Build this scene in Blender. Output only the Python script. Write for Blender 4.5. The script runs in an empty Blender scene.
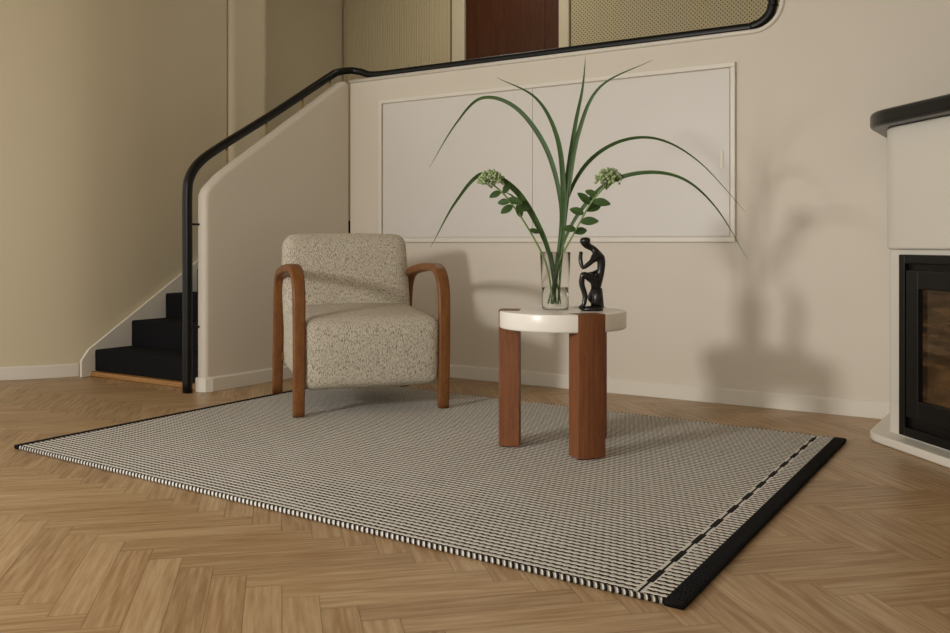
import bpy, bmesh, math, random
from mathutils import Vector, Matrix
random.seed(7)
scene = bpy.context.scene
scene.view_settings.view_transform = 'Standard'
scene.view_settings.look = 'None'
TH = math.radians(33)
F = Vector((-math.sin(TH), math.cos(TH), 0)); R = Vector((math.cos(TH), math.sin(TH), 0))

# ------------------------------------------------------------------ helpers
def link(o, parent=None):
    scene.collection.objects.link(o)
    if parent: o.parent = parent
    return o
def empty(name, loc=(0,0,0), rotz=0):
    e = bpy.data.objects.new(name, None); e.empty_display_size = .1
    e.location = loc; e.rotation_euler = (0,0,rotz)
    return link(e)
def mesh(name, verts, faces, mat=None, parent=None, smooth=False, uvs=None):
    me = bpy.data.meshes.new(name); me.from_pydata([tuple(v) for v in verts], [], faces)
    bm = bmesh.new(); bm.from_mesh(me); bmesh.ops.recalc_face_normals(bm, faces=bm.faces); bm.to_mesh(me); bm.free()
    me.update()
    if mat: me.materials.append(mat)
    if smooth:
        for p in me.polygons: p.use_smooth = True
    return link(bpy.data.objects.new(name, me), parent)
def bevel(o, w=.004, seg=3):
    m = o.modifiers.new('bev','BEVEL'); m.width = w; m.segments = seg; m.limit_method='ANGLE'; m.angle_limit=math.radians(35)
    return o
def box(name, a, b, mat=None, parent=None, bv=0):
    x0,y0,z0=a; x1,y1,z1=b
    v=[(x0,y0,z0),(x1,y0,z0),(x1,y1,z0),(x0,y1,z0),(x0,y0,z1),(x1,y0,z1),(x1,y1,z1),(x0,y1,z1)]
    f=[(0,3,2,1),(4,5,6,7),(0,1,5,4),(1,2,6,5),(2,3,7,6),(3,0,4,7)]
    o=mesh(name,v,f,mat,parent)
    if bv: bevel(o,bv)
    return o
def prism(name, poly, d0, d1, fn, mat=None, parent=None, smooth=False, bv=0):
    n=len(poly)
    v=[fn(p,d0) for p in poly]+[fn(p,d1) for p in poly]
    f=[tuple(range(n))[::-1], tuple(range(n,2*n))]+[(i,(i+1)%n,n+(i+1)%n,n+i) for i in range(n)]
    o=mesh(name,v,f,mat,parent)
    if bv: bevel(o,bv)
    return o
def catmull(pts, n=8):
    pts=[Vector(p) for p in pts]; out=[]
    P=[2*pts[0]-pts[1]]+pts+[2*pts[-1]-pts[-2]]
    for i in range(1,len(P)-2):
        for k in range(n):
            t=k/n; a,b,c,d=P[i-1],P[i],P[i+1],P[i+2]
            out.append(.5*((2*b)+(c-a)*t+(2*a-5*b+4*c-d)*t*t+(-a+3*b-3*c+d)*t**3))
    out.append(pts[-1]); return out
def sweep(name, pts, prof, mat=None, parent=None, side0=None, scale=None, smooth=True, caps=True):
    n=len(pts); m=len(prof); V=[]; side=Vector(side0) if side0 else None
    for i,p in enumerate(pts):
        T=(pts[min(i+1,n-1)]-pts[max(i-1,0)]).normalized()
        if side is None:
            side=T.orthogonal()
        s=(side-T*side.dot(T))
        s.normalize(); side=s; nrm=T.cross(s)
        k=scale(i/(n-1)) if scale else 1
        for a,b in prof: V.append(p+s*a*k+nrm*b*k)
    Fc=[]
    for i in range(n-1):
        for j in range(m):
            Fc.append((i*m+j,i*m+(j+1)%m,(i+1)*m+(j+1)%m,(i+1)*m+j))
    if caps: Fc+= [tuple(range(m))[::-1], tuple(range((n-1)*m,n*m))]
    return mesh(name,V,Fc,mat,parent,smooth)
def circ(r,n=12,r2=None):
    r2=r2 or r
    return [(r*math.cos(2*math.pi*i/n), r2*math.sin(2*math.pi*i/n)) for i in range(n)]
def rrect(w,h,r,n=3):
    out=[]
    for cx,cy,a0 in ((w/2-r,h/2-r,0),(-w/2+r,h/2-r,90),(-w/2+r,-h/2+r,180),(w/2-r,-h/2+r,270)):
        for k in range(n+1):
            a=math.radians(a0+90*k/n); out.append((cx+r*math.cos(a),cy+r*math.sin(a)))
    return out
def lathe(name, prof, mat, parent=None, loc=(0,0,0), seg=48, smooth=True):
    V=[];Fc=[];m=len(prof)
    for i in range(seg):
        a=2*math.pi*i/seg
        for r,z in prof: V.append((loc[0]+r*math.cos(a),loc[1]+r*math.sin(a),loc[2]+z))
    for i in range(seg):
        for j in range(m-1):
            Fc.append((i*m+j,((i+1)%seg)*m+j,((i+1)%seg)*m+j+1,i*m+j+1))
    o=mesh(name,V,Fc,mat,parent,smooth)
    bm=bmesh.new(); bm.from_mesh(o.data); bmesh.ops.remove_doubles(bm,verts=bm.verts,dist=1e-5); bmesh.ops.recalc_face_normals(bm,faces=bm.faces); bm.to_mesh(o.data); bm.free()
    return o
def roundpoly(pts, rad, n=6):
    out=[];N=len(pts)
    for i in range(N):
        p=Vector(pts[i]); a=Vector(pts[i-1]); b=Vector(pts[(i+1)%N]); r=rad[i]
        if r<=0: out.append(tuple(p)); continue
        u=(a-p).normalized(); w=(b-p).normalized(); ang=u.angle(w); t=r/math.tan(ang/2)
        A=p+u*t; B=p+w*t
        c=p+(u+w).normalized()*(r/math.sin(ang/2))
        a0=math.atan2((A-c).y,(A-c).x); a1=math.atan2((B-c).y,(B-c).x)
        d=(a1-a0+math.pi)%(2*math.pi)-math.pi
        for k in range(n+1):
            q=a0+d*k/n; out.append((c.x+r*math.cos(q),c.y+r*math.sin(q)))
    return out
def softbox(name, c, s, r, mat, parent, rotx=0, bulge=0.0, N=16):
    bm=bmesh.new(); bmesh.ops.create_cube(bm,size=2)
    bmesh.ops.subdivide_edges(bm,edges=bm.edges,cuts=N,use_grid_fill=True)
    h=Vector(s)/2; M=Matrix.Rotation(rotx,4,'X')
    for v in bm.verts:
        q=v.co.copy()
        def w(t): return math.sin(t*math.pi/2)*.35+t*.65
        p=Vector((w(q.x)*h.x,w(q.y)*h.y,w(q.z)*h.z))
        inner=Vector([max(-(h[i]-r),min(h[i]-r,p[i])) for i in range(3)])
        d=p-inner
        if d.length>1e-9:
            d=d.normalized()*r
        p=inner+d
        b=[(1-q[(i+1)%3]**2)*(1-q[(i+2)%3]**2) for i in range(3)]
        for i in range(3):
            if abs(q[i])>.999: p[i]+=math.copysign(bulge*b[i],q[i])
        v.co=M@p+Vector(c)
    me=bpy.data.meshes.new(name); bm.to_mesh(me); bm.free()
    for p in me.polygons: p.use_smooth=True
    me.materials.append(mat)
    return link(bpy.data.objects.new(name,me),parent)

# ------------------------------------------------------------------ materials
class NT:
    def __init__(s,name):
        s.m=bpy.data.materials.new(name); s.m.use_nodes=True; s.t=s.m.node_tree; s.b=s.t.nodes['Principled BSDF']
    def n(s,typ,**kw):
        x=s.t.nodes.new(typ)
        for k,v in kw.items(): setattr(x,k,v)
        return x
    def l(s,a,b): s.t.links.new(a,b)
    def math(s,op,a,b=None,c=None):
        x=s.n('ShaderNodeMath',operation=op)
        for i,v in enumerate((a,b,c)):
            if v is None: continue
            if isinstance(v,(int,float)): x.inputs[i].default_value=v
            else: s.l(v,x.inputs[i])
        return x.outputs[0]
    def mix(s,f,a,b,bt='MIX'):
        x=s.n('ShaderNodeMix',data_type='RGBA',blend_type=bt)
        for i,v in ((0,f),(6,a),(7,b)):
            if isinstance(v,(int,float)): x.inputs[i].default_value=v
            elif isinstance(v,tuple): x.inputs[i].default_value=(*v,1) if len(v)==3 else v
            else: s.l(v,x.inputs[i])
        return x.outputs[2]
    def noise(s,vec,scale,detail=3,rough=.5):
        x=s.n('ShaderNodeTexNoise'); x.inputs['Scale'].default_value=scale; x.inputs['Detail'].default_value=detail; x.inputs['Roughness'].default_value=rough
        if vec is not None: s.l(vec,x.inputs['Vector'])
        return x.outputs['Fac']
    def ramp(s,f,stops):
        x=s.n('ShaderNodeValToRGB'); e=x.color_ramp.elements
        while len(e)<len(stops): e.new(.5)
        for el,(p,c) in zip(e,stops): el.position=p; el.color=(*c,1)
        s.l(f,x.inputs[0]); return x.outputs[0]
    def vmap(s,scale,rot=(0,0,0),src='Object',loc=(0,0,0)):
        tc=s.n('ShaderNodeTexCoord'); mp=s.n('ShaderNodeMapping'); mp.inputs['Scale'].default_value=scale; mp.inputs['Rotation'].default_value=rot; mp.inputs['Location'].default_value=loc
        s.l(tc.outputs[src],mp.inputs[0]); return mp.outputs[0]
    def bump(s,h,st=.2,dist=.002):
        x=s.n('ShaderNodeBump'); x.inputs['Strength'].default_value=st; x.inputs['Distance'].default_value=dist
        s.l(h,x.inputs['Height']); s.l(x.outputs[0],s.b.inputs['Normal'])
def srgb(h):
    h=h.lstrip('#'); c=[int(h[i:i+2],16)/255 for i in (0,2,4)]
    return tuple(x/12.92 if x<=.04045 else ((x+.055)/1.055)**2.4 for x in c)
def paint(name,hexc,rough=.6,bumpst=.08,var=.04):
    k=NT(name); c=srgb(hexc); v=k.vmap((1,1,1)); f=k.noise(v,1.3,3)
    k.l(k.mix(f,tuple(x*(1-var) for x in c),tuple(min(1,x*(1+var)) for x in c)),k.b.inputs['Base Color'])
    k.b.inputs['Roughness'].default_value=rough
    k.bump(k.noise(v,90,3),bumpst,.001); return k.m
def plain(name,hexc,rough=.5,metal=0,coat=0,spec=.5):
    k=NT(name); c=srgb(hexc); f=k.noise(k.vmap((1,1,1)),40,2)
    k.l(k.mix(f,tuple(x*.92 for x in c),tuple(min(1,x*1.06) for x in c)),k.b.inputs['Base Color'])
    k.b.inputs['Roughness'].default_value=rough; k.b.inputs['Metallic'].default_value=metal
    k.b.inputs['Coat Weight'].default_value=coat; k.b.inputs['Specular IOR Level'].default_value=spec; return k.m
def wood(name,c1,c2,scale=(30,30,2.5),rough=.4,rot=(0,0,0)):
    k=NT(name); v=k.vmap(scale,rot)
    f=k.noise(v,1.6,6,.65); g=k.noise(k.vmap(tuple(x*6 for x in scale),rot),1.5,3,.6)
    col=k.ramp(f,[(.3,srgb(c1)),(.7,srgb(c2))])
    col=k.mix(k.math('MULTIPLY',k.math('SUBTRACT',g,.2),1.0),col,tuple(x*.3 for x in srgb(c1)))
    k.l(col,k.b.inputs['Base Color']); k.b.inputs['Roughness'].default_value=rough; k.b.inputs['Specular IOR Level'].default_value=.35
    k.bump(g,.15,.001); return k.m

M_wall=paint('plaster_cream','#dcd4c6')
M_wall_warmlit=paint('plaster_cream_warmlit','#d6caae')  # left and upper walls: yellow ambient light put into the base colour
M_trim=paint('trim_white','#e4dfd3',.4,.02)
M_panel=paint('panel_white','#ddd9d3',.45,.02)
M_black=plain('black_lacquer','#0a0909',.38,0,0,.3)
M_carpet=NT('black_carpet')
_v=M_carpet.vmap((1,1,1)); M_carpet.l(M_carpet.mix(M_carpet.noise(_v,250,2),(.004,.004,.005),(.012,.012,.014)),M_carpet.b.inputs['Base Color']); M_carpet.b.inputs['Roughness'].default_value=.95; M_carpet.b.inputs['Specular IOR Level'].default_value=.15; M_carpet.bump(M_carpet.noise(_v,300,2),.6,.003); M_carpet=M_carpet.m
M_twood=wood('walnut_red_wood','#794628','#99613a',(70,70,3),.5)
M_cwood=wood('oak_brown_wood','#7c4b2a','#996635',(30,12,8))
M_doorw=wood('door_dark_wood','#4a2612','#5c3319',(14,14,1.2),.35)
M_step=wood('step_oak','#a87842','#c4935a',(3,30,30),.4)
M_ceil=paint('ceiling_paint','#cfc5ac')

# ------------------------------------------------------------------ floor (herringbone)
W=.082; L=W*6
k=NT('oak_herringbone')
uv=k.n('ShaderNodeUVMap',uv_map='plank'); at=k.n('ShaderNodeAttribute',attribute_name='rnd')
sep=k.n('ShaderNodeSeparateXYZ'); k.l(uv.outputs[0],sep.inputs[0])
cmb=k.n('ShaderNodeCombineXYZ'); k.l(k.math('MULTIPLY',sep.outputs[0],4.0),cmb.inputs[0]); k.l(k.math('MULTIPLY',sep.outputs[1],60),cmb.inputs[1]); k.l(k.math('MULTIPLY',at.outputs['Fac'],57),cmb.inputs[2])
g1=k.noise(cmb.outputs[0],1.2,5,.6)
cmb2=k.n('ShaderNodeCombineXYZ'); k.l(k.math('MULTIPLY',sep.outputs[0],10.0),cmb2.inputs[0]); k.l(k.math('MULTIPLY',sep.outputs[1],260),cmb2.inputs[1]); k.l(k.math('MULTIPLY',at.outputs['Fac'],31),cmb2.inputs[2])
g2=k.noise(cmb2.outputs[0],1.2,3,.6)
base=k.ramp(at.outputs['Fac'],[(0,srgb('#9b7950')),(.35,srgb('#ad895e')),(.7,srgb('#b7956a')),(1,srgb('#c5a57b'))])
cream_streak=k.mix(.45,base,srgb('#d5be99'))
g1c=k.n('ShaderNodeMapRange'); g1c.inputs['From Min'].default_value=.33; g1c.inputs['From Max'].default_value=.66; k.l(g1,g1c.inputs['Value'])
c=k.mix(g1c.outputs[0],cream_streak,k.mix(.45,base,srgb('#825c36')))
c=k.mix(k.math('MULTIPLY',g2,.3),c,srgb('#88643e'))
eu=k.math('MINIMUM',sep.outputs[0],k.math('SUBTRACT',L,sep.outputs[0])); ev=k.math('MINIMUM',sep.outputs[1],k.math('SUBTRACT',W,sep.outputs[1]))
edge=k.math('MINIMUM',eu,ev); joint=k.math('LESS_THAN',edge,.0009)
c=k.mix(k.math('MULTIPLY',joint,.65),c,srgb('#4f331b'))
k.l(c,k.b.inputs['Base Color'])
k.l(k.math('ADD',k.math('MULTIPLY',g1,.18),.30),k.b.inputs['Roughness'])
k.bump(k.math('SUBTRACT',k.math('MULTIPLY',g2,.15),joint),.35,.0015)
M_floor=k.m
bm=bmesh.new(); uvl=bm.loops.layers.uv.new('plank'); cl=bm.loops.layers.float_color.new('rnd')
S=math.sqrt(.5); ox,oy=-3.0,1.5
X0,X1,Y0,Y1=-7.2,1.5,-3.2,4.58
def rot(px,py):
    return ((px+py)*S+ox, (py-px)*S+oy)
n=6
for j in range(-16,17):
    for kk in range(-130,131):
        for t in (0,1):
            if t==0: x,y,w,h=kk+2*n*j,kk,n,1
            else: x,y,w,h=kk+2*n*j,kk+1,1,n
            q=[(x*W,y*W),((x+w)*W,y*W),((x+w)*W,(y+h)*W),(x*W,(y+h)*W)]
            P=[rot(*a) for a in q]
            if max(p[0] for p in P)<X0 or min(p[0] for p in P)>X1 or max(p[1] for p in P)<Y0 or min(p[1] for p in P)>Y1: continue
            f=bm.faces.new([bm.verts.new((p[0],p[1],0)) for p in P])
            U=[(0,0),(L,0),(L,W),(0,W)] if t==0 else [(0,0),(0,W),(L,W),(L,0)]
            r=random.random()
            for lp,u_ in zip(f.loops,U): lp[uvl].uv=u_; lp[cl]=(r,r,r,1)
for co,no in (((X0,0,0),(-1,0,0)),((X1,0,0),(1,0,0)),((0,Y0,0),(0,-1,0)),((0,Y1,0),(0,1,0))):
    bmesh.ops.bisect_plane(bm,geom=bm.verts[:]+bm.edges[:]+bm.faces[:],plane_co=co,plane_no=no,clear_outer=True)
for f in bm.faces:
    f.normal_update()
    if f.normal.z<0: f.normal_flip()
me=bpy.data.meshes.new('floor'); bm.to_mesh(me); bm.free(); me.materials.append(M_floor)
link(bpy.data.objects.new('floor',me))

# ------------------------------------------------------------------ room shell
YW=4.52; HC=3.3; ZT=1.835; XR=-1.17; XC=-3.89
fxz=lambda p,d:(p[0],d,p[1])
fyz=lambda p,d:(d,p[0],p[1])
fxy=lambda p,d:(p[0],p[1],d)
wb=[(XC,0),(1.4,0),(1.4,HC),(XR,HC),(XR,ZT),(XC,ZT)]
wb=roundpoly(wb,[0,0,0,0,.14,0],10)
prism('wall_back',wb,YW,YW+.13,fxz,M_wall)
box('wall_right',(1.4,-3.2,0),(1.5,YW+.13,HC),M_wall)
path=[(XC+.0,ZT)]+[p for p in roundpoly([(XC,ZT),(XR,ZT),(XR,HC)],[0,.14,0],10)][1:]
path=[Vector((x,YW-.002,z)) for x,z in path]
sweep('trim_opening',path,circ(.012,8),M_trim,side0=(0,1,0))
YE=3.34
sw=[(YE,0),(YW+.0,0),(YW+.0,ZT),(YW-.06,ZT),(3.46,1.185),(YE,1.08)]
sw=roundpoly(sw,[0,0,0,.1,.14,.11],8)
o=prism('wall_stair_balustrade',sw,XC-.075,XC,fyz,M_wall); bevel(o,.034,6)
for p in o.data.polygons: p.use_smooth=True
def bboard(name,pts,h=.078,t=.016,mat=M_trim):
    pts=[Vector(p) for p in pts]; n=len(pts); V=[]
    for i,p in enumerate(pts):
        T=(pts[min(i+1,n-1)]-pts[max(i-1,0)]).normalized(); N=Vector((-T.y,T.x))
        for a,z in ((0.001,0.001),(t,0.001),(t,h-.008),(t-.006,h),(0.001,h)): V.append((p.x+N.x*a,p.y+N.y*a,z))
    Fc=[]
    for i in range(n-1):
        for j in range(5): Fc.append((i*5+j,i*5+(j+1)%5,(i+1)*5+(j+1)%5,(i+1)*5+j))
    Fc+=[(0,1,2,3,4),tuple(range((n-1)*5,n*5))[::-1]]
    return mesh(name,V,Fc,mat)
bboard('baseboard_back',[(-.66,YW),(XC+.018,YW)])
bboard('baseboard_stair_wall',[(XC-.06,YE),(XC-.035,YE-.001),(XC-.01,YE+.012),(XC,YE+.04),(XC,YW-.002)][::-1])
pw=empty('wall_panel_cupboard',(0,0,0))
px0,px1,pz0,pz1=-3.647,-1.396,.805,1.695
def frame(name,x0,x1,z0,z1,w,y0,y1,mat,par):
    for nm,a,b in (('top',(x0,y0,z1-w),(x1,y1,z1)),('bottom',(x0,y0,z0),(x1,y1,z0+w)),('left',(x0,y0,z0+w),(x0+w,y1,z1-w)),('right',(x1-w,y0,z0+w),(x1,y1,z1-w))):
        box(name+'_'+nm,a,b,mat,par,.003)
frame('frame',px0,px1,pz0,pz1,.024,YW-.018,YW-.001,M_trim,pw)
xm=-2.546
box('door_leaf_left',(px0+.03,YW-.007,pz0+.03),(xm-.0012,YW-.001,pz1-.03),M_panel,pw,.001)
box('door_leaf_right',(xm+.0012,YW-.007,pz0+.03),(px1-.03,YW-.001,pz1-.03),M_panel,pw,.001)
box('keyhole_plate',(px1-.075,YW-.011,1.17),(px1-.062,YW-.007,1.26),M_trim,pw,.001)
cw=catmull([(-4.96,4.45,0),(-4.96,4.0,0),(-4.965,3.62,0),(-5.03,3.3,0),(-5.25,2.98,0),(-5.6,2.68,0),(-6.2,2.42,0),(-7.1,2.3,0)],8)
cw=[Vector((p.x,p.y)) for p in cw]
V=[];nC=len(cw)
for i,p in enumerate(cw):
    T=(cw[min(i+1,nC-1)]-cw[max(i-1,0)]).normalized(); N=Vector((-T.y,T.x))
    q=p-N*.15*1
    for a in (p,q):
        V+= [(a.x,a.y,0),(a.x,a.y,HC)]
Fc=[]
for i in range(nC-1):
    a=i*4;b=a+4
    Fc+=[(a,b,b+1,a+1),(a+2,a+3,b+3,b+2),(a+1,b+1,b+3,a+3),(a,a+2,b+2,b)]
Fc+=[(0,1,3,2),((nC-1)*4,(nC-1)*4+2,(nC-1)*4+3,(nC-1)*4+1)]
o=mesh('wall_left_curved',V,Fc,M_wall_warmlit,smooth=True)
o.modifiers.new('es','EDGE_SPLIT').split_angle=math.radians(40)
bbp=[p for p in cw if p.y<3.36]
bboard('baseboard_left',bbp,.078)
o=prism('wall_pillar',roundpoly([(-5.45,4.46),(-4.94,4.46),(-4.94,4.84),(-5.45,4.84)],[0,.06,.06,0],6),0,HC,fxy,M_wall_warmlit)
box('wall_landing_left',(-5.52,4.85,0),(-5.40,6.2,HC),M_wall_warmlit)
box('ceiling',(-7.2,-.6,HC),(1.5,6.4,HC+.1),M_ceil)
box('floor_landing',(-5.40,4.94,.86),(1.4,6.2,.95),M_carpet)
YB=6.2
box('wall_landing_rear',(-5.52,YB,0),(1.5,YB+.1,HC),M_wall_warmlit)
k=NT('ribbed_cream'); k.b.inputs['Base Color'].default_value=(*srgb('#c8bb98'),1); k.b.inputs['Roughness'].default_value=.6; k.bump(k.noise(k.vmap((1,1,1)),60,2),.1,.001)
M_rib=k.m
V=[];Fc=[];N=400
for i in range(N+1):
    x=-5.38+(1.14)*i/N; y=YB-.03-.009*math.cos(i/N*2*math.pi*44)
    V+=[(x,y,.95),(x,y,2.95)]
for i in range(N): Fc.append((2*i,2*i+2,2*i+3,2*i+1))
mesh('ribbed_wall_panel',V,Fc,M_rib,smooth=True)
box('trim_1',(-4.22,YB-.05,.95),(-4.10,YB-.001,3.0),M_wall_warmlit,None,.006)
box('trim_2',(-3.245,YB-.05,.95),(-3.16,YB-.001,3.0),M_wall_warmlit,None,.006)
d=empty('door_1')
box('leaf',(-4.095,YB-.03,.955),(-3.25,YB-.001,2.98),M_doorw,d,.003)
box('inner_panel',(-3.98,YB-.036,1.1),(-3.37,YB-.03,2.85),M_doorw,d,.003)
lathe('knob',[(0,0),(.02,.005),(.028,.02),(.02,.035),(0,.04)],M_black,d,(-4.03,YB-.075,1.95))
k=NT('perforated_screen')
v=k.vmap((1,1,1)); s=k.n('ShaderNodeSeparateXYZ'); k.l(v,s.inputs[0])
per=.03
row=k.math('FLOOR',k.math('DIVIDE',s.outputs[2],per*.5))
offx=k.math('MULTIPLY',k.math('MODULO',k.math('ABSOLUTE',row),2.0),per*.5)
fx=k.math('SUBTRACT',k.math('FRACT',k.math('DIVIDE',k.math('ADD',k.math('ADD',s.outputs[0],50*per),offx),per)),.5)
fz=k.math('SUBTRACT',k.math('FRACT',k.math('DIVIDE',s.outputs[2],per*.5)),.5)
dd=k.math('ADD',k.math('POWER',k.math('ABSOLUTE',fx),2),k.math('POWER',k.math('ABSOLUTE',k.math('MULTIPLY',fz,.5)),2))
hole=k.math('LESS_THAN',dd,.028)
k.l(k.mix(hole,srgb('#c0b28c'),srgb('#5a5034')),k.b.inputs['Base Color']); k.b.inputs['Roughness'].default_value=.6
k.bump(k.math('SUBTRACT',1.0,hole),.5,.003)
box('perforated_screen',(-3.15,YB-.03,.95),(-1.2,YB-.001,2.95),k.m,None,.003)

# ------------------------------------------------------------------ staircase
st=empty('staircase')
RS,TR,Y1S=.158,.257,3.40
for i in range(6):
    y=Y1S+i*TR; z0=i*RS; z1=(i+1)*RS
    y2=4.94 if i==5 else y+TR+.02
    o=box('step_%d'%(i+1),(-4.955,y,0.03 if i==0 else 0.0),(-3.968,y2,z1),M_carpet,st); bevel(o,.012,3)
box('kick_plinth',(-4.955,Y1S-.03,.001),(-3.968,Y1S+.2,.03),M_step,st,.006)
so=.05
prism('stringer',[(3.31,.001),(Y1S+.02,.001),(4.44,RS+(4.44-Y1S)*RS/TR-.25),(4.44,RS+so+(4.44-Y1S)*RS/TR),(3.36,RS+so+(3.36-Y1S)*RS/TR-.02),(3.31,.10)],-4.956,-4.935,fyz,M_trim,st,bv=.003)
hr=empty('stair_handrail')
xh=-3.955
pts=catmull([(xh-.01,3.285,.0),(xh-.01,3.285,.4),(xh-.01,3.285,.8),(xh-.01,3.285,1.06),(xh-.01,3.30,1.15),(xh-.005,3.36,1.235),(xh,3.49,1.325),(xh,3.9,1.56),(xh,4.36,1.835),(xh+.0,4.47,1.895),(xh+.04,4.55,1.915),(xh+.10,4.58,1.905),(xh+.22,4.585,1.875),(-3.4,4.585,1.872),(-2.4,4.585,1.872),(-1.45,4.585,1.872),(-1.33,4.585,1.876),(-1.262,4.585,1.91),(-1.235,4.585,1.97),(-1.232,4.585,2.1),(-1.232,4.585,HC-.002)],8)
sweep('rail',pts,rrect(.05,.044,.016),M_black,hr,side0=(1,0,0))
M_br=plain('bracket_brass','#b9a06a',.35,.6)
def rod(name,a,b,r,mat,par): return sweep(name,[Vector(a),Vector(b)],circ(r,10),mat,par)
for i,y in enumerate((3.55,3.85,4.15,4.4)):
    zr=1.325+(y-3.49)*.585
    rod('bracket_%d'%i,(xh,y,zr-.10),(xh,y,zr-.01),.007,M_br,hr)
for i,z in enumerate((.35,.9)):
    rod('post_bracket_%d'%i,(xh+.01,3.285,z),(xh+.02,3.36,z),.006,M_black,hr)

# ------------------------------------------------------------------ fireplace
fp=empty('fireplace')
A=Vector((-.622,4.03)); dv=Vector((.68,-.733)).normalized()
nf=Vector((-.733,-.68)).normalized()
def fpoly(off):
    a=(A.x-off, 4.518); q=A+nf*off
    t=((A.x-off)-q.x)/dv.x; c1=q+dv*t
    yb=A.y+dv.y*.85-off; t2=(yb-q.y)/dv.y; c2=q+dv*t2
    return [a,tuple(c1),tuple(c2),(.75,yb),(1.15+off,3.75),(1.15+off,4.518)]
def fprism(name,off,z0,z1,mat,r=.09,bv=.006):
    return prism(name,roundpoly(fpoly(off),[0,r,r*2,.2,.2,0],10),z0,z1,fxy,mat,fp,bv=bv)
M_fp=paint('fireplace_plaster','#ddd8cd')
fprism('hearth_plinth',.075,.001,.035,M_trim,.16,.008)
fprism('body_lower',0,.035,.775,M_fp,.05)
fprism('hood_upper',.016,.775,1.265,M_fp,.20,.01)
M_slab=plain('black_granite','#131212',.3,0,0,.4)
fprism('mantel_slab',.082,1.266,1.33,M_slab,.30,.016)
def fbox(name,s0,s1,z0,z1,p0,p1,mat,bv=.004):
    C=[A+dv*s0+nf*p0,A+dv*s1+nf*p0,A+dv*s1+nf*p1,A+dv*s0+nf*p1]
    return prism(name,[tuple(c) for c in C],z0,z1,fxy,mat,fp,bv=bv)
M_iron=plain('cast_iron','#0a0a0b',.4,0,0,.35)
s0,s1,z0,z1=.105,.76,.05,.755
fbox('insert_back',s0,s1,z0,z1,0.0,.012,M_iron)
for nm,a in (('l',(s0,s0+.035,z0,z1)),('r',(s1-.035,s1,z0,z1)),('t',(s0+.035,s1-.035,z1-.035,z1)),('b',(s0+.035,s1-.035,z0,z0+.035))):
    fbox('insert_frame_'+nm,*a,.012,.03,M_iron)
ds0,ds1,dz0,dz1=s0+.06,s1-.06,z0+.08,z1-.06
for nm,a in (('l',(ds0,ds0+.07,dz0,dz1)),('r',(ds1-.07,ds1,dz0,dz1)),('t',(ds0+.07,ds1-.07,dz1-.07,dz1)),('b',(ds0+.07,ds1-.07,dz0,dz0+.07))):
    fbox('door_frame_'+nm,*a,.012,.04,M_iron)
kg=NT('firebox_glass'); vv=kg.vmap((1,1,5)); kg.l(kg.ramp(kg.noise(vv,5,4),[(.35,(.02,.012,.005)),(.65,(.13,.07,.03))]),kg.b.inputs['Base Color']); kg.b.inputs['Roughness'].default_value=.1; kg.b.inputs['Coat Weight'].default_value=1
fbox('door_glass',ds0+.07,ds1-.07,dz0+.07,dz1-.07,.012,.018,kg.m,0)
fbox('door_handle',ds1-.04,ds1-.025,.35,.5,.042,.058,plain('steel','#8a8680',.3,1),.003)

# ------------------------------------------------------------------ rug (slightly skewed on the floor, as laid)
NR=Vector((-.712,1.932)); FR=Vector((-.765,3.90)); NL=Vector((-3.444,2.03))
ra=math.atan2((NR-NL).y,(NR-NL).x)
rugO=empty('area_rug',(NL.x,NL.y,0),ra)
LX=(NR-NL).length
fr=Matrix.Rotation(-ra,2)@(FR-NL); LY=fr.y; SH=(fr.x-LX)/LY
k=NT('woven_rug')
tc=k.n('ShaderNodeTexCoord'); s=k.n('ShaderNodeSeparateXYZ'); k.l(tc.outputs['Object'],s.inputs[0])
sy=s.outputs[1]; sx=k.math('SUBTRACT',s.outputs[0],k.math('MULTIPLY',sy,SH))
nz=k.noise(tc.outputs['Object'],7,2); nf2=k.noise(tc.outputs['Object'],190,2)
P=.0225
wob=k.math('SINE',k.math('ADD',k.math('MULTIPLY',sx,2*math.pi/.021),k.math('MULTIPLY',k.math('FLOOR',k.math('DIVIDE',sy,P)),math.pi*.9)))
ph=k.math('ADD',k.math('MULTIPLY',sy,2*math.pi/P),k.math('MULTIPLY',nz,1.6))
w1=k.math('ADD',k.math('SINE',ph),k.math('MULTIPLY',wob,.38))
w1=k.math('ADD',w1,k.math('MULTIPLY',k.math('SUBTRACT',nf2,.5),2.2))
ms=k.n('ShaderNodeMapRange'); ms.inputs['From Min'].default_value=.05; ms.inputs['From Max'].default_value=.5; k.l(w1,ms.inputs['Value'])
stripe=ms.outputs[0]
cream=srgb('#e4dfd6'); blk=srgb('#1c1918')
c=k.mix(stripe,cream,blk)
de=k.math('SUBTRACT',LX,sx)
dash=k.math('GREATER_THAN',k.math('FRACT',k.math('DIVIDE',sy,.16)),.45)
inband=k.math('LESS_THAN',k.math('ABSOLUTE',k.math('SUBTRACT',de,.108)),k.math('ADD',.0035,k.math('MULTIPLY',dash,.0055)))
cream_gap=k.math('LESS_THAN',k.math('ABSOLUTE',k.math('SUBTRACT',de,.108)),.013)
c=k.mix(k.math('MULTIPLY',cream_gap,.8),c,cream)
c=k.mix(inband,c,(.012,.012,.012))
k.l(c,k.b.inputs['Base Color']); k.b.inputs['Roughness'].default_value=.95; k.b.inputs['Specular IOR Level'].default_value=.2
k.bump(k.math('ADD',k.math('SINE',k.math('MULTIPLY',sy,2*math.pi/(P/2))),k.math('MULTIPLY',nf2,1.5)),.5,.003)
M_rug=k.m
def shear(o):
    for v in o.data.vertices: v.co.x+=v.co.y*SH
    return o
o=shear(box('pile',(.0,.0,.001),(LX,LY,.015),M_rug,rugO)); bevel(o,.005,2)
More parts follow.
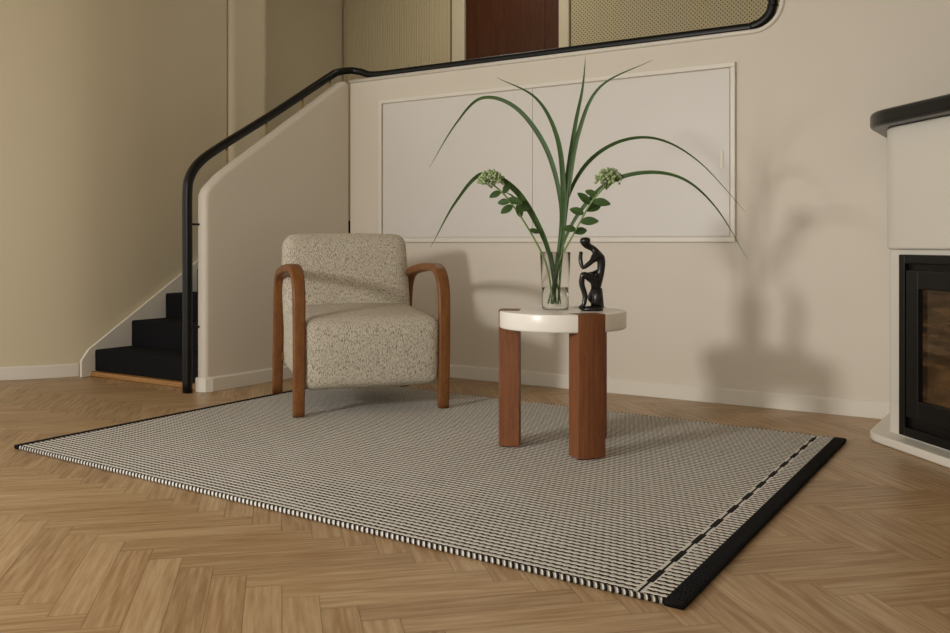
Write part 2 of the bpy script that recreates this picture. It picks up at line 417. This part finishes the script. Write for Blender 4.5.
kw_=NT('black_wool'); _v=kw_.vmap((1,1,1)); kw_.l(kw_.mix(kw_.noise(_v,200,2),(.005,.005,.006),(.014,.013,.013)),kw_.b.inputs['Base Color']); kw_.b.inputs['Roughness'].default_value=.95; kw_.b.inputs['Specular IOR Level'].default_value=.1
_s=kw_.n('ShaderNodeSeparateXYZ'); kw_.l(_v,_s.inputs[0]); kw_.bump(kw_.math('SINE',kw_.math('MULTIPLY',_s.outputs[1],2*math.pi/.012)),.6,.003); M_wool=kw_.m
shear(sweep('border_right',[Vector((LX-.020,-.006,.0085)),Vector((LX-.020,LY/2,.0085)),Vector((LX-.020,LY+.006,.0085))],rrect(.052,.0165,.008),M_wool,rugO,side0=(1,0,0)))
shear(sweep('border_left',[Vector((.012,-.006,.0085)),Vector((.012,LY/2,.0085)),Vector((.012,LY+.006,.0085))],rrect(.04,.0165,.008),M_wool,rugO,side0=(1,0,0)))
k=NT('rug_edge_cord'); tc=k.n('ShaderNodeTexCoord'); s=k.n('ShaderNodeSeparateXYZ'); k.l(tc.outputs['Object'],s.inputs[0])
f=k.math('SINE',k.math('ADD',k.math('MULTIPLY',s.outputs[0],2*math.pi/.018),k.math('MULTIPLY',s.outputs[1],300)))
k.l(k.mix(k.math('GREATER_THAN',f,.0),cream,blk),k.b.inputs['Base Color']); k.b.inputs['Roughness'].default_value=.9; k.bump(f,.6,.004)
for nm,y in (('edge_near',-.002),('edge_far',LY+.002)):
    shear(sweep(nm,[Vector((.03,y,.0085)),Vector((LX/2,y,.0085)),Vector((LX-.048,y,.0085))],circ(.0072,10),k.m,rugO))
ZR=.0190

# ------------------------------------------------------------------ armchair
ch=empty('armchair',(-2.742+.026,3.34-.026,ZR),math.radians(52.8))
k=NT('boucle_fabric'); v=k.vmap((1,1,1))
a=k.noise(k.vmap((330,330,85)),1,2,.5); b=k.noise(k.vmap((140,140,180)),1,2,.5); fine=k.noise(v,420,2)
c=k.ramp(a,[(.35,srgb('#84775f')),(.46,srgb('#cfc6b4')),(.68,srgb('#e2dbcc'))])
k.l(c,k.b.inputs['Base Color']); k.b.inputs['Roughness'].default_value=.95; k.b.inputs['Specular IOR Level'].default_value=.2
k.bump(k.math('ADD',a,k.math('ADD',b,fine)),.9,.0035)
M_bcl=k.m
softbox('seat',(0,.300,.290),(.642,.66,.325),.045,M_bcl,ch,math.radians(3),.014)
softbox('backrest',(0,.585,.532),(.640,.15,.585),.05,M_bcl,ch,math.radians(-12),.010)
for sgn,nm in ((-1,'left'),(1,'right')):
    pp=[(.0,.0),(-.008,.15),(-.014,.35),(-.012,.50),(.005,.585),(.05,.640),(.12,.662),(.25,.662),(.42,.648),(.54,.628),(.605,.585),(.635,.50),(.665,.30),(.70,.0)]
    pts=catmull([(sgn*.342,y,z) for y,z in pp],6)
    sweep('arm_frame_'+nm,pts,rrect(.052,.034,.009),M_cwood,ch,side0=(1,0,0),scale=lambda t:1+.14*math.sin(math.pi*t))
for nm,y,z in (('front',.06,.175),('rear',.60,.20)):
    box('rail_'+nm,(-.33,y,z-.02),(.33,y+.03,z+.02),M_cwood,ch,.004)

# ------------------------------------------------------------------ side table
tcx,tcy=-1.655,3.169; HT=.54; RT=.245
tb=empty('side_table',(tcx,tcy,ZR),0)
M_tt=paint('table_lacquer_cream','#ebe6dc',.3,.01,.01)
def arcpts(r,a0,a1,n=6): return [(r*math.cos(a0+(a1-a0)*i/n), r*math.sin(a0+(a1-a0)*i/n)) for i in range(n+1)]
hT=HT-ZR
lathe('top',[(0,hT-.066),(RT-.006,hT-.066),(RT-.001,hT-.063),(RT,hT-.058),(RT,hT-.006),(RT-.002,hT-.001),(RT-.006,hT),(0,hT)],M_tt,tb,(0,0,0),96,smooth=True).modifiers.new('es','EDGE_SPLIT').split_angle=math.radians(50)
for i,ang in enumerate((-36,-154,84)):
    a=math.radians(ang); ha=.228
    outer=arcpts(RT+.0015,a-ha,a+ha); ri=RT-.072
    ih=math.asin(min(.99,(RT*math.sin(ha))/ri)); inner=[(ri*math.cos(a+ih),ri*math.sin(a+ih)),(ri*math.cos(a-ih),ri*math.sin(a-ih))]
    prism('leg_%d'%(i+1),outer+inner,0,hT+.001,fxy,M_twood,tb,bv=.002)

# ------------------------------------------------------------------ vase, water
vx,vy=-1.705,3.205
kgl=NT('clear_glass'); kgl.b.inputs['Transmission Weight'].default_value=1; kgl.b.inputs['Roughness'].default_value=0; kgl.b.inputs['IOR'].default_value=1.25
kgl.l(kgl.mix(kgl.noise(kgl.vmap((1,1,1)),6,1),(.985,1,.99),(1,1,1)),kgl.b.inputs['Base Color'])
vs=empty('glass_vase',(vx,vy,HT+.001))
lathe('vessel',[(0,0),(.048,0),(.052,.004),(.0545,.1),(.060,.222),(.0597,.2235),(.0585,.2225),(.0530,.1),(.0505,.008),(.046,.005),(0,.005)],kgl.m,vs,seg=64)
kw=NT('water'); kw.b.inputs['Transmission Weight'].default_value=1; kw.b.inputs['Roughness'].default_value=0; kw.b.inputs['IOR'].default_value=1.12
kw.l(kw.mix(kw.noise(kw.vmap((1,1,1)),6,1),(.97,1,.97),(.985,1,.985)),kw.b.inputs['Base Color'])
lathe('water',[(0,.0055),(.045,.0055),(.0498,.010),(.0520,.085),(0,.085)],kw.m,vs,seg=64)

# ------------------------------------------------------------------ plants
pl=empty('grass_and_sedum_bouquet',(vx,vy,HT+.001),TH)
k=NT('leaf_green'); v=k.vmap((1,1,1)); f=k.noise(v,12,3)
k.l(k.mix(f,srgb('#2b4422'),srgb('#4f6c38')),k.b.inputs['Base Color']); k.b.inputs['Roughness'].default_value=.5; k.b.inputs['Specular IOR Level'].default_value=.3
M_leaf=k.m
M_stem=plain('stem_green','#7b9455',.5)
M_sed=plain('sedum_buds','#9db07f',.7)
def blade(name,pts,w,tw=.6):
    P=catmull(pts,9); n=len(P); V=[];Fc=[]; D=Vector((0,1,0))
    for i,p in enumerate(P):
        T=(P[min(i+1,n-1)]-P[max(i-1,0)]).normalized()
        inpl=T.cross(D).normalized(); s=(inpl*tw+D*(1-tw)*.9).normalized(); nn=T.cross(s).normalized()
        t=i/(n-1); ww=w*.80*(.20+.80*min(1,t*2.6))*(1-max(0,(t-.45)/.55)**1.3)*.5+.0004
        V+=[p-s*ww+nn*ww*.35,p,p+s*ww+nn*ww*.35]
    for i in range(n-1):
        a=3*i; Fc+=[(a,a+1,a+4,a+3),(a+1,a+2,a+5,a+4)]
    return mesh(name,V,Fc,M_leaf,pl,True)
def PX(u,v,q=0): return ((u-555)*.00396,q,(308-v)*.00396+.009)
blade('grass_blade_1',[PX(556,305,.01),PX(550,262,0),PX(540,232,-.02),PX(515,193,-.05),PX(483,178,-.09),PX(457,205,-.12),PX(433,249,-.15)],.030,.75)
blade('grass_blade_2',[PX(552,305),PX(558,255),PX(561,205,.02),PX(547,150,.04),PX(517,108,.07),PX(482,97,.10),PX(455,123,.13),PX(428,167,.15)],.024,.7)
blade('grass_blade_3',[PX(554,305,.01),PX(560,250,.01),PX(563,190,0),PX(556,140,-.03),PX(535,103,-.05),PX(496,84,-.08)],.026,.75)
blade('grass_blade_4',[PX(557,305,-.01),PX(562,250),PX(566,190),PX(575,130,.02),PX(583,90,.03),PX(586,58,.03)],.024,.8)
blade('grass_blade_5',[PX(558,305),PX(563,240),PX(568,190,0),PX(578,135,-.02),PX(598,92,-.05),PX(647,68,-.10)],.026,.75)
blade('grass_blade_6',[PX(551,305),PX(558,250),PX(568,200,.02),PX(590,163,.05),PX(625,141,.09),PX(665,139,.12),PX(708,162,.15),PX(757,212,.18)],.020,.7)
blade('grass_blade_7',[PX(549,305),PX(560,255),PX(577,217,-.02),PX(605,187,-.06),PX(640,177,-.10),PX(675,184,-.13),PX(705,212,-.15),PX(733,260,-.17)],.022,.7)
blade('grass_blade_8',[PX(560,305),PX(552,262,.01),PX(538,225,.03),PX(516,200,.05),PX(503,192,.06)],.018,.75)
def leaf(name,p,d,ln,w,up=(0,-1,0)):
    p=Vector(p); d=Vector(d).normalized(); u=Vector(up); s=d.cross(u).normalized(); nn=s.cross(d)
    V=[];Fc=[];n=8
    for i in range(n+1):
        t=i/n; ww=w*math.sin(math.pi*min(1,t*.92+.04))**.8*.5; c=p+d*ln*t-nn*ln*.18*t*t
        V+=[c-s*ww+nn*ww*.25,c,c+s*ww+nn*ww*.25]
    for i in range(n):
        a=3*i; Fc+=[(a,a+1,a+4,a+3),(a+1,a+2,a+5,a+4)]
    return mesh(name,V,Fc,M_leaf,pl,True)
def sedum(name,stem,head,seed,leaves):
    rnd=random.Random(seed)
    P=catmull([Vector(p) for p in stem],8)
    sweep(name+'_stem',P,circ(.0035,8),M_stem,pl)
    bm=bmesh.new(); H=Vector(head)
    for i in range(190):
        th=rnd.uniform(0,2*math.pi); rr=math.sqrt(rnd.random()); r=.050*rr
        z=.030*(1-rr*rr)+rnd.uniform(-.026,.008)
        bmesh.ops.create_icosphere(bm,subdivisions=1,radius=rnd.uniform(.004,.007),matrix=Matrix.Translation(H+Vector((r*math.cos(th),r*math.sin(th)*.9,z))))
    me=bpy.data.meshes.new(name+'_flower'); bm.to_mesh(me); bm.free(); me.materials.append(M_sed)
    for p in me.polygons: p.use_smooth=True
    link(bpy.data.objects.new(name+'_flower',me),pl)
    for i in range(9):
        a=i/9*2*math.pi; b=H+Vector((.032*math.cos(a),.028*math.sin(a),-.006))
        sweep(name+'_branch_%d'%i,[Vector(P[-1])-Vector((0,0,.02)),b],circ(.0015,6),M_stem,pl)
    for i,(t,dx,dy,dz,ln,w) in enumerate(leaves):
        p=P[int(t*(len(P)-1))]; leaf(name+'_leaf_%d'%i,p,(dx,dy,dz),ln,w,(0.2,-1,.35))
sedum('sedum_left',[PX(553,305,-.01),PX(545,265,-.03),PX(528,232,-.06),PX(507,202,-.09),PX(491,187,-.11)],PX(490,183,-.11),3,
 [(.62,-.3,-.3,1,.05,.030),(.66,1,.2,.2,.065,.034),(.72,-1,.2,.0,.05,.028),(.76,1,-.4,-.3,.06,.032),(.82,.5,.2,.9,.05,.026),(.86,-.9,-.3,-.4,.05,.026),(.5,1,.2,-.2,.045,.022),(.7,-.8,-.3,-.5,.055,.03)])
sedum('sedum_right',[PX(549,305,.01),PX(560,262,0),PX(573,235,-.03),PX(588,207,-.05),PX(603,188,-.07)],PX(605,181,-.07),5,
 [(.6,1,-.3,.1,.07,.036),(.66,-1,.2,.5,.06,.034),(.7,1,.3,.5,.075,.038),(.76,-.8,-.3,.8,.065,.034),(.8,1,-.4,-.1,.07,.036),(.86,-.7,.3,.5,.05,.03),(.55,-.9,-.3,.1,.055,.03),(.5,1,.2,.3,.055,.032)])

# ------------------------------------------------------------------ black sculpture: seated thinker, head resting on hand
sc_loc=(-1.545,3.205,HT+.001)
mb_verts=[];mb_edges=[];mb_r=[]
def SP(u,v,q=0): return Vector(((u-594)*.0040,q,(309.5-v)*.0041))
def chain(pts,start=None):
    prev=start
    for p,r in pts:
        mb_verts.append(p); mb_r.append((r*.98,r*.98)); i=len(mb_verts)-1
        if prev is not None: mb_edges.append((prev,i))
        prev=i
    return prev
pel=chain([(SP(599,283),.022)])
chest=chain([(SP(602,274),.016),(SP(603,265),.018),(SP(600,256),.020)],pel)
chain([(SP(594,251),.012),(SP(589,249),.016),(SP(587,244.5),.026),(SP(587,240.5),.019)],chest)
chain([(SP(597,259,-.020),.012),(SP(591,265,-.026),.010),(SP(584,270,-.024),.010),(SP(582,262,-.018),.0085),(SP(583,254,-.010),.008)],chest)
chain([(SP(604,262,.022),.012),(SP(604,271,.026),.010),(SP(596,275,.022),.009),(SP(588,276,.010),.008)],chest)
chain([(SP(592,279,-.022),.018),(SP(584,275,-.024),.015),(SP(583,284,-.022),.012),(SP(587,296,-.018),.011),(SP(585,305,-.020),.010),(SP(580,307,-.022),.007)],pel)
chain([(SP(597,293,.018),.019),(SP(592,298,.020),.015),(SP(598,304,.018),.012),(SP(605,306,.016),.009)],pel)
me=bpy.data.meshes.new('figurine'); me.from_pydata([tuple(v) for v in mb_verts],mb_edges,[])
fg=bpy.data.objects.new('body',me)
fe=empty('figurine_sculpture',sc_loc,TH); link(fg,fe)
fg.modifiers.new('skin','SKIN').use_smooth_shade=True
for i,r in enumerate(mb_r): me.skin_vertices[0].data[i].radius=r
me.skin_vertices[0].data[0].use_root=True
sb=fg.modifiers.new('sub','SUBSURF'); sb.levels=2; sb.render_levels=2
M_scu=plain('ebony_black','#0b0909',.3,0,.2,.4); me.materials.append(M_scu)
o=lathe('base',[(0,0),(.042,0),(.045,.006),(.043,.012),(.034,.017),(0,.019)],M_scu,fe,(-.002,0,0))
for v in o.data.vertices: v.co.y*=.8
o=lathe('seat_rock',[(0,.012),(.026,.012),(.023,.05),(.019,.085),(0,.092)],M_scu,fe,(.020,0.004,0),16)

# ------------------------------------------------------------------ lights
w=bpy.data.worlds.new('world'); scene.world=w; w.use_nodes=True
w.node_tree.nodes['Background'].inputs[0].default_value=(1,.96,.885,1); w.node_tree.nodes['Background'].inputs[1].default_value=1.08
def area(name,loc,target,size,energy,color,sy=None,spread=180):
    ld=bpy.data.lights.new(name,'AREA'); ld.size=size; ld.energy=energy; ld.color=color; ld.spread=math.radians(spread)
    if sy: ld.shape='RECTANGLE'; ld.size_y=sy
    o=bpy.data.objects.new(name,ld); o.location=loc; o.rotation_euler=(Vector(target)-Vector(loc)).to_track_quat('-Z','Y').to_euler(); return link(o)
area('window_light',(-3.05,-1.45,1.6),(-1.3,4.5,.6),.38,34,(1,.965,.91),.38,110)
area('landing_fill_light',(-3.6,5.4,3.25),(-3.6,5.6,1),.5,6,(1,.93,.8))  # added fill lamp to brighten the dark landing, stands for no known fixture

# ------------------------------------------------------------------ camera
cd=bpy.data.cameras.new('camera'); cam=bpy.data.objects.new('camera',cd); link(cam)
cam.location=(0,0,.8); cam.rotation_euler=(math.radians(90),0,TH)
cd.sensor_width=36; cd.lens=920/950*36; cd.shift_y=-73.5/950; cd.clip_start=.05
scene.camera=cam
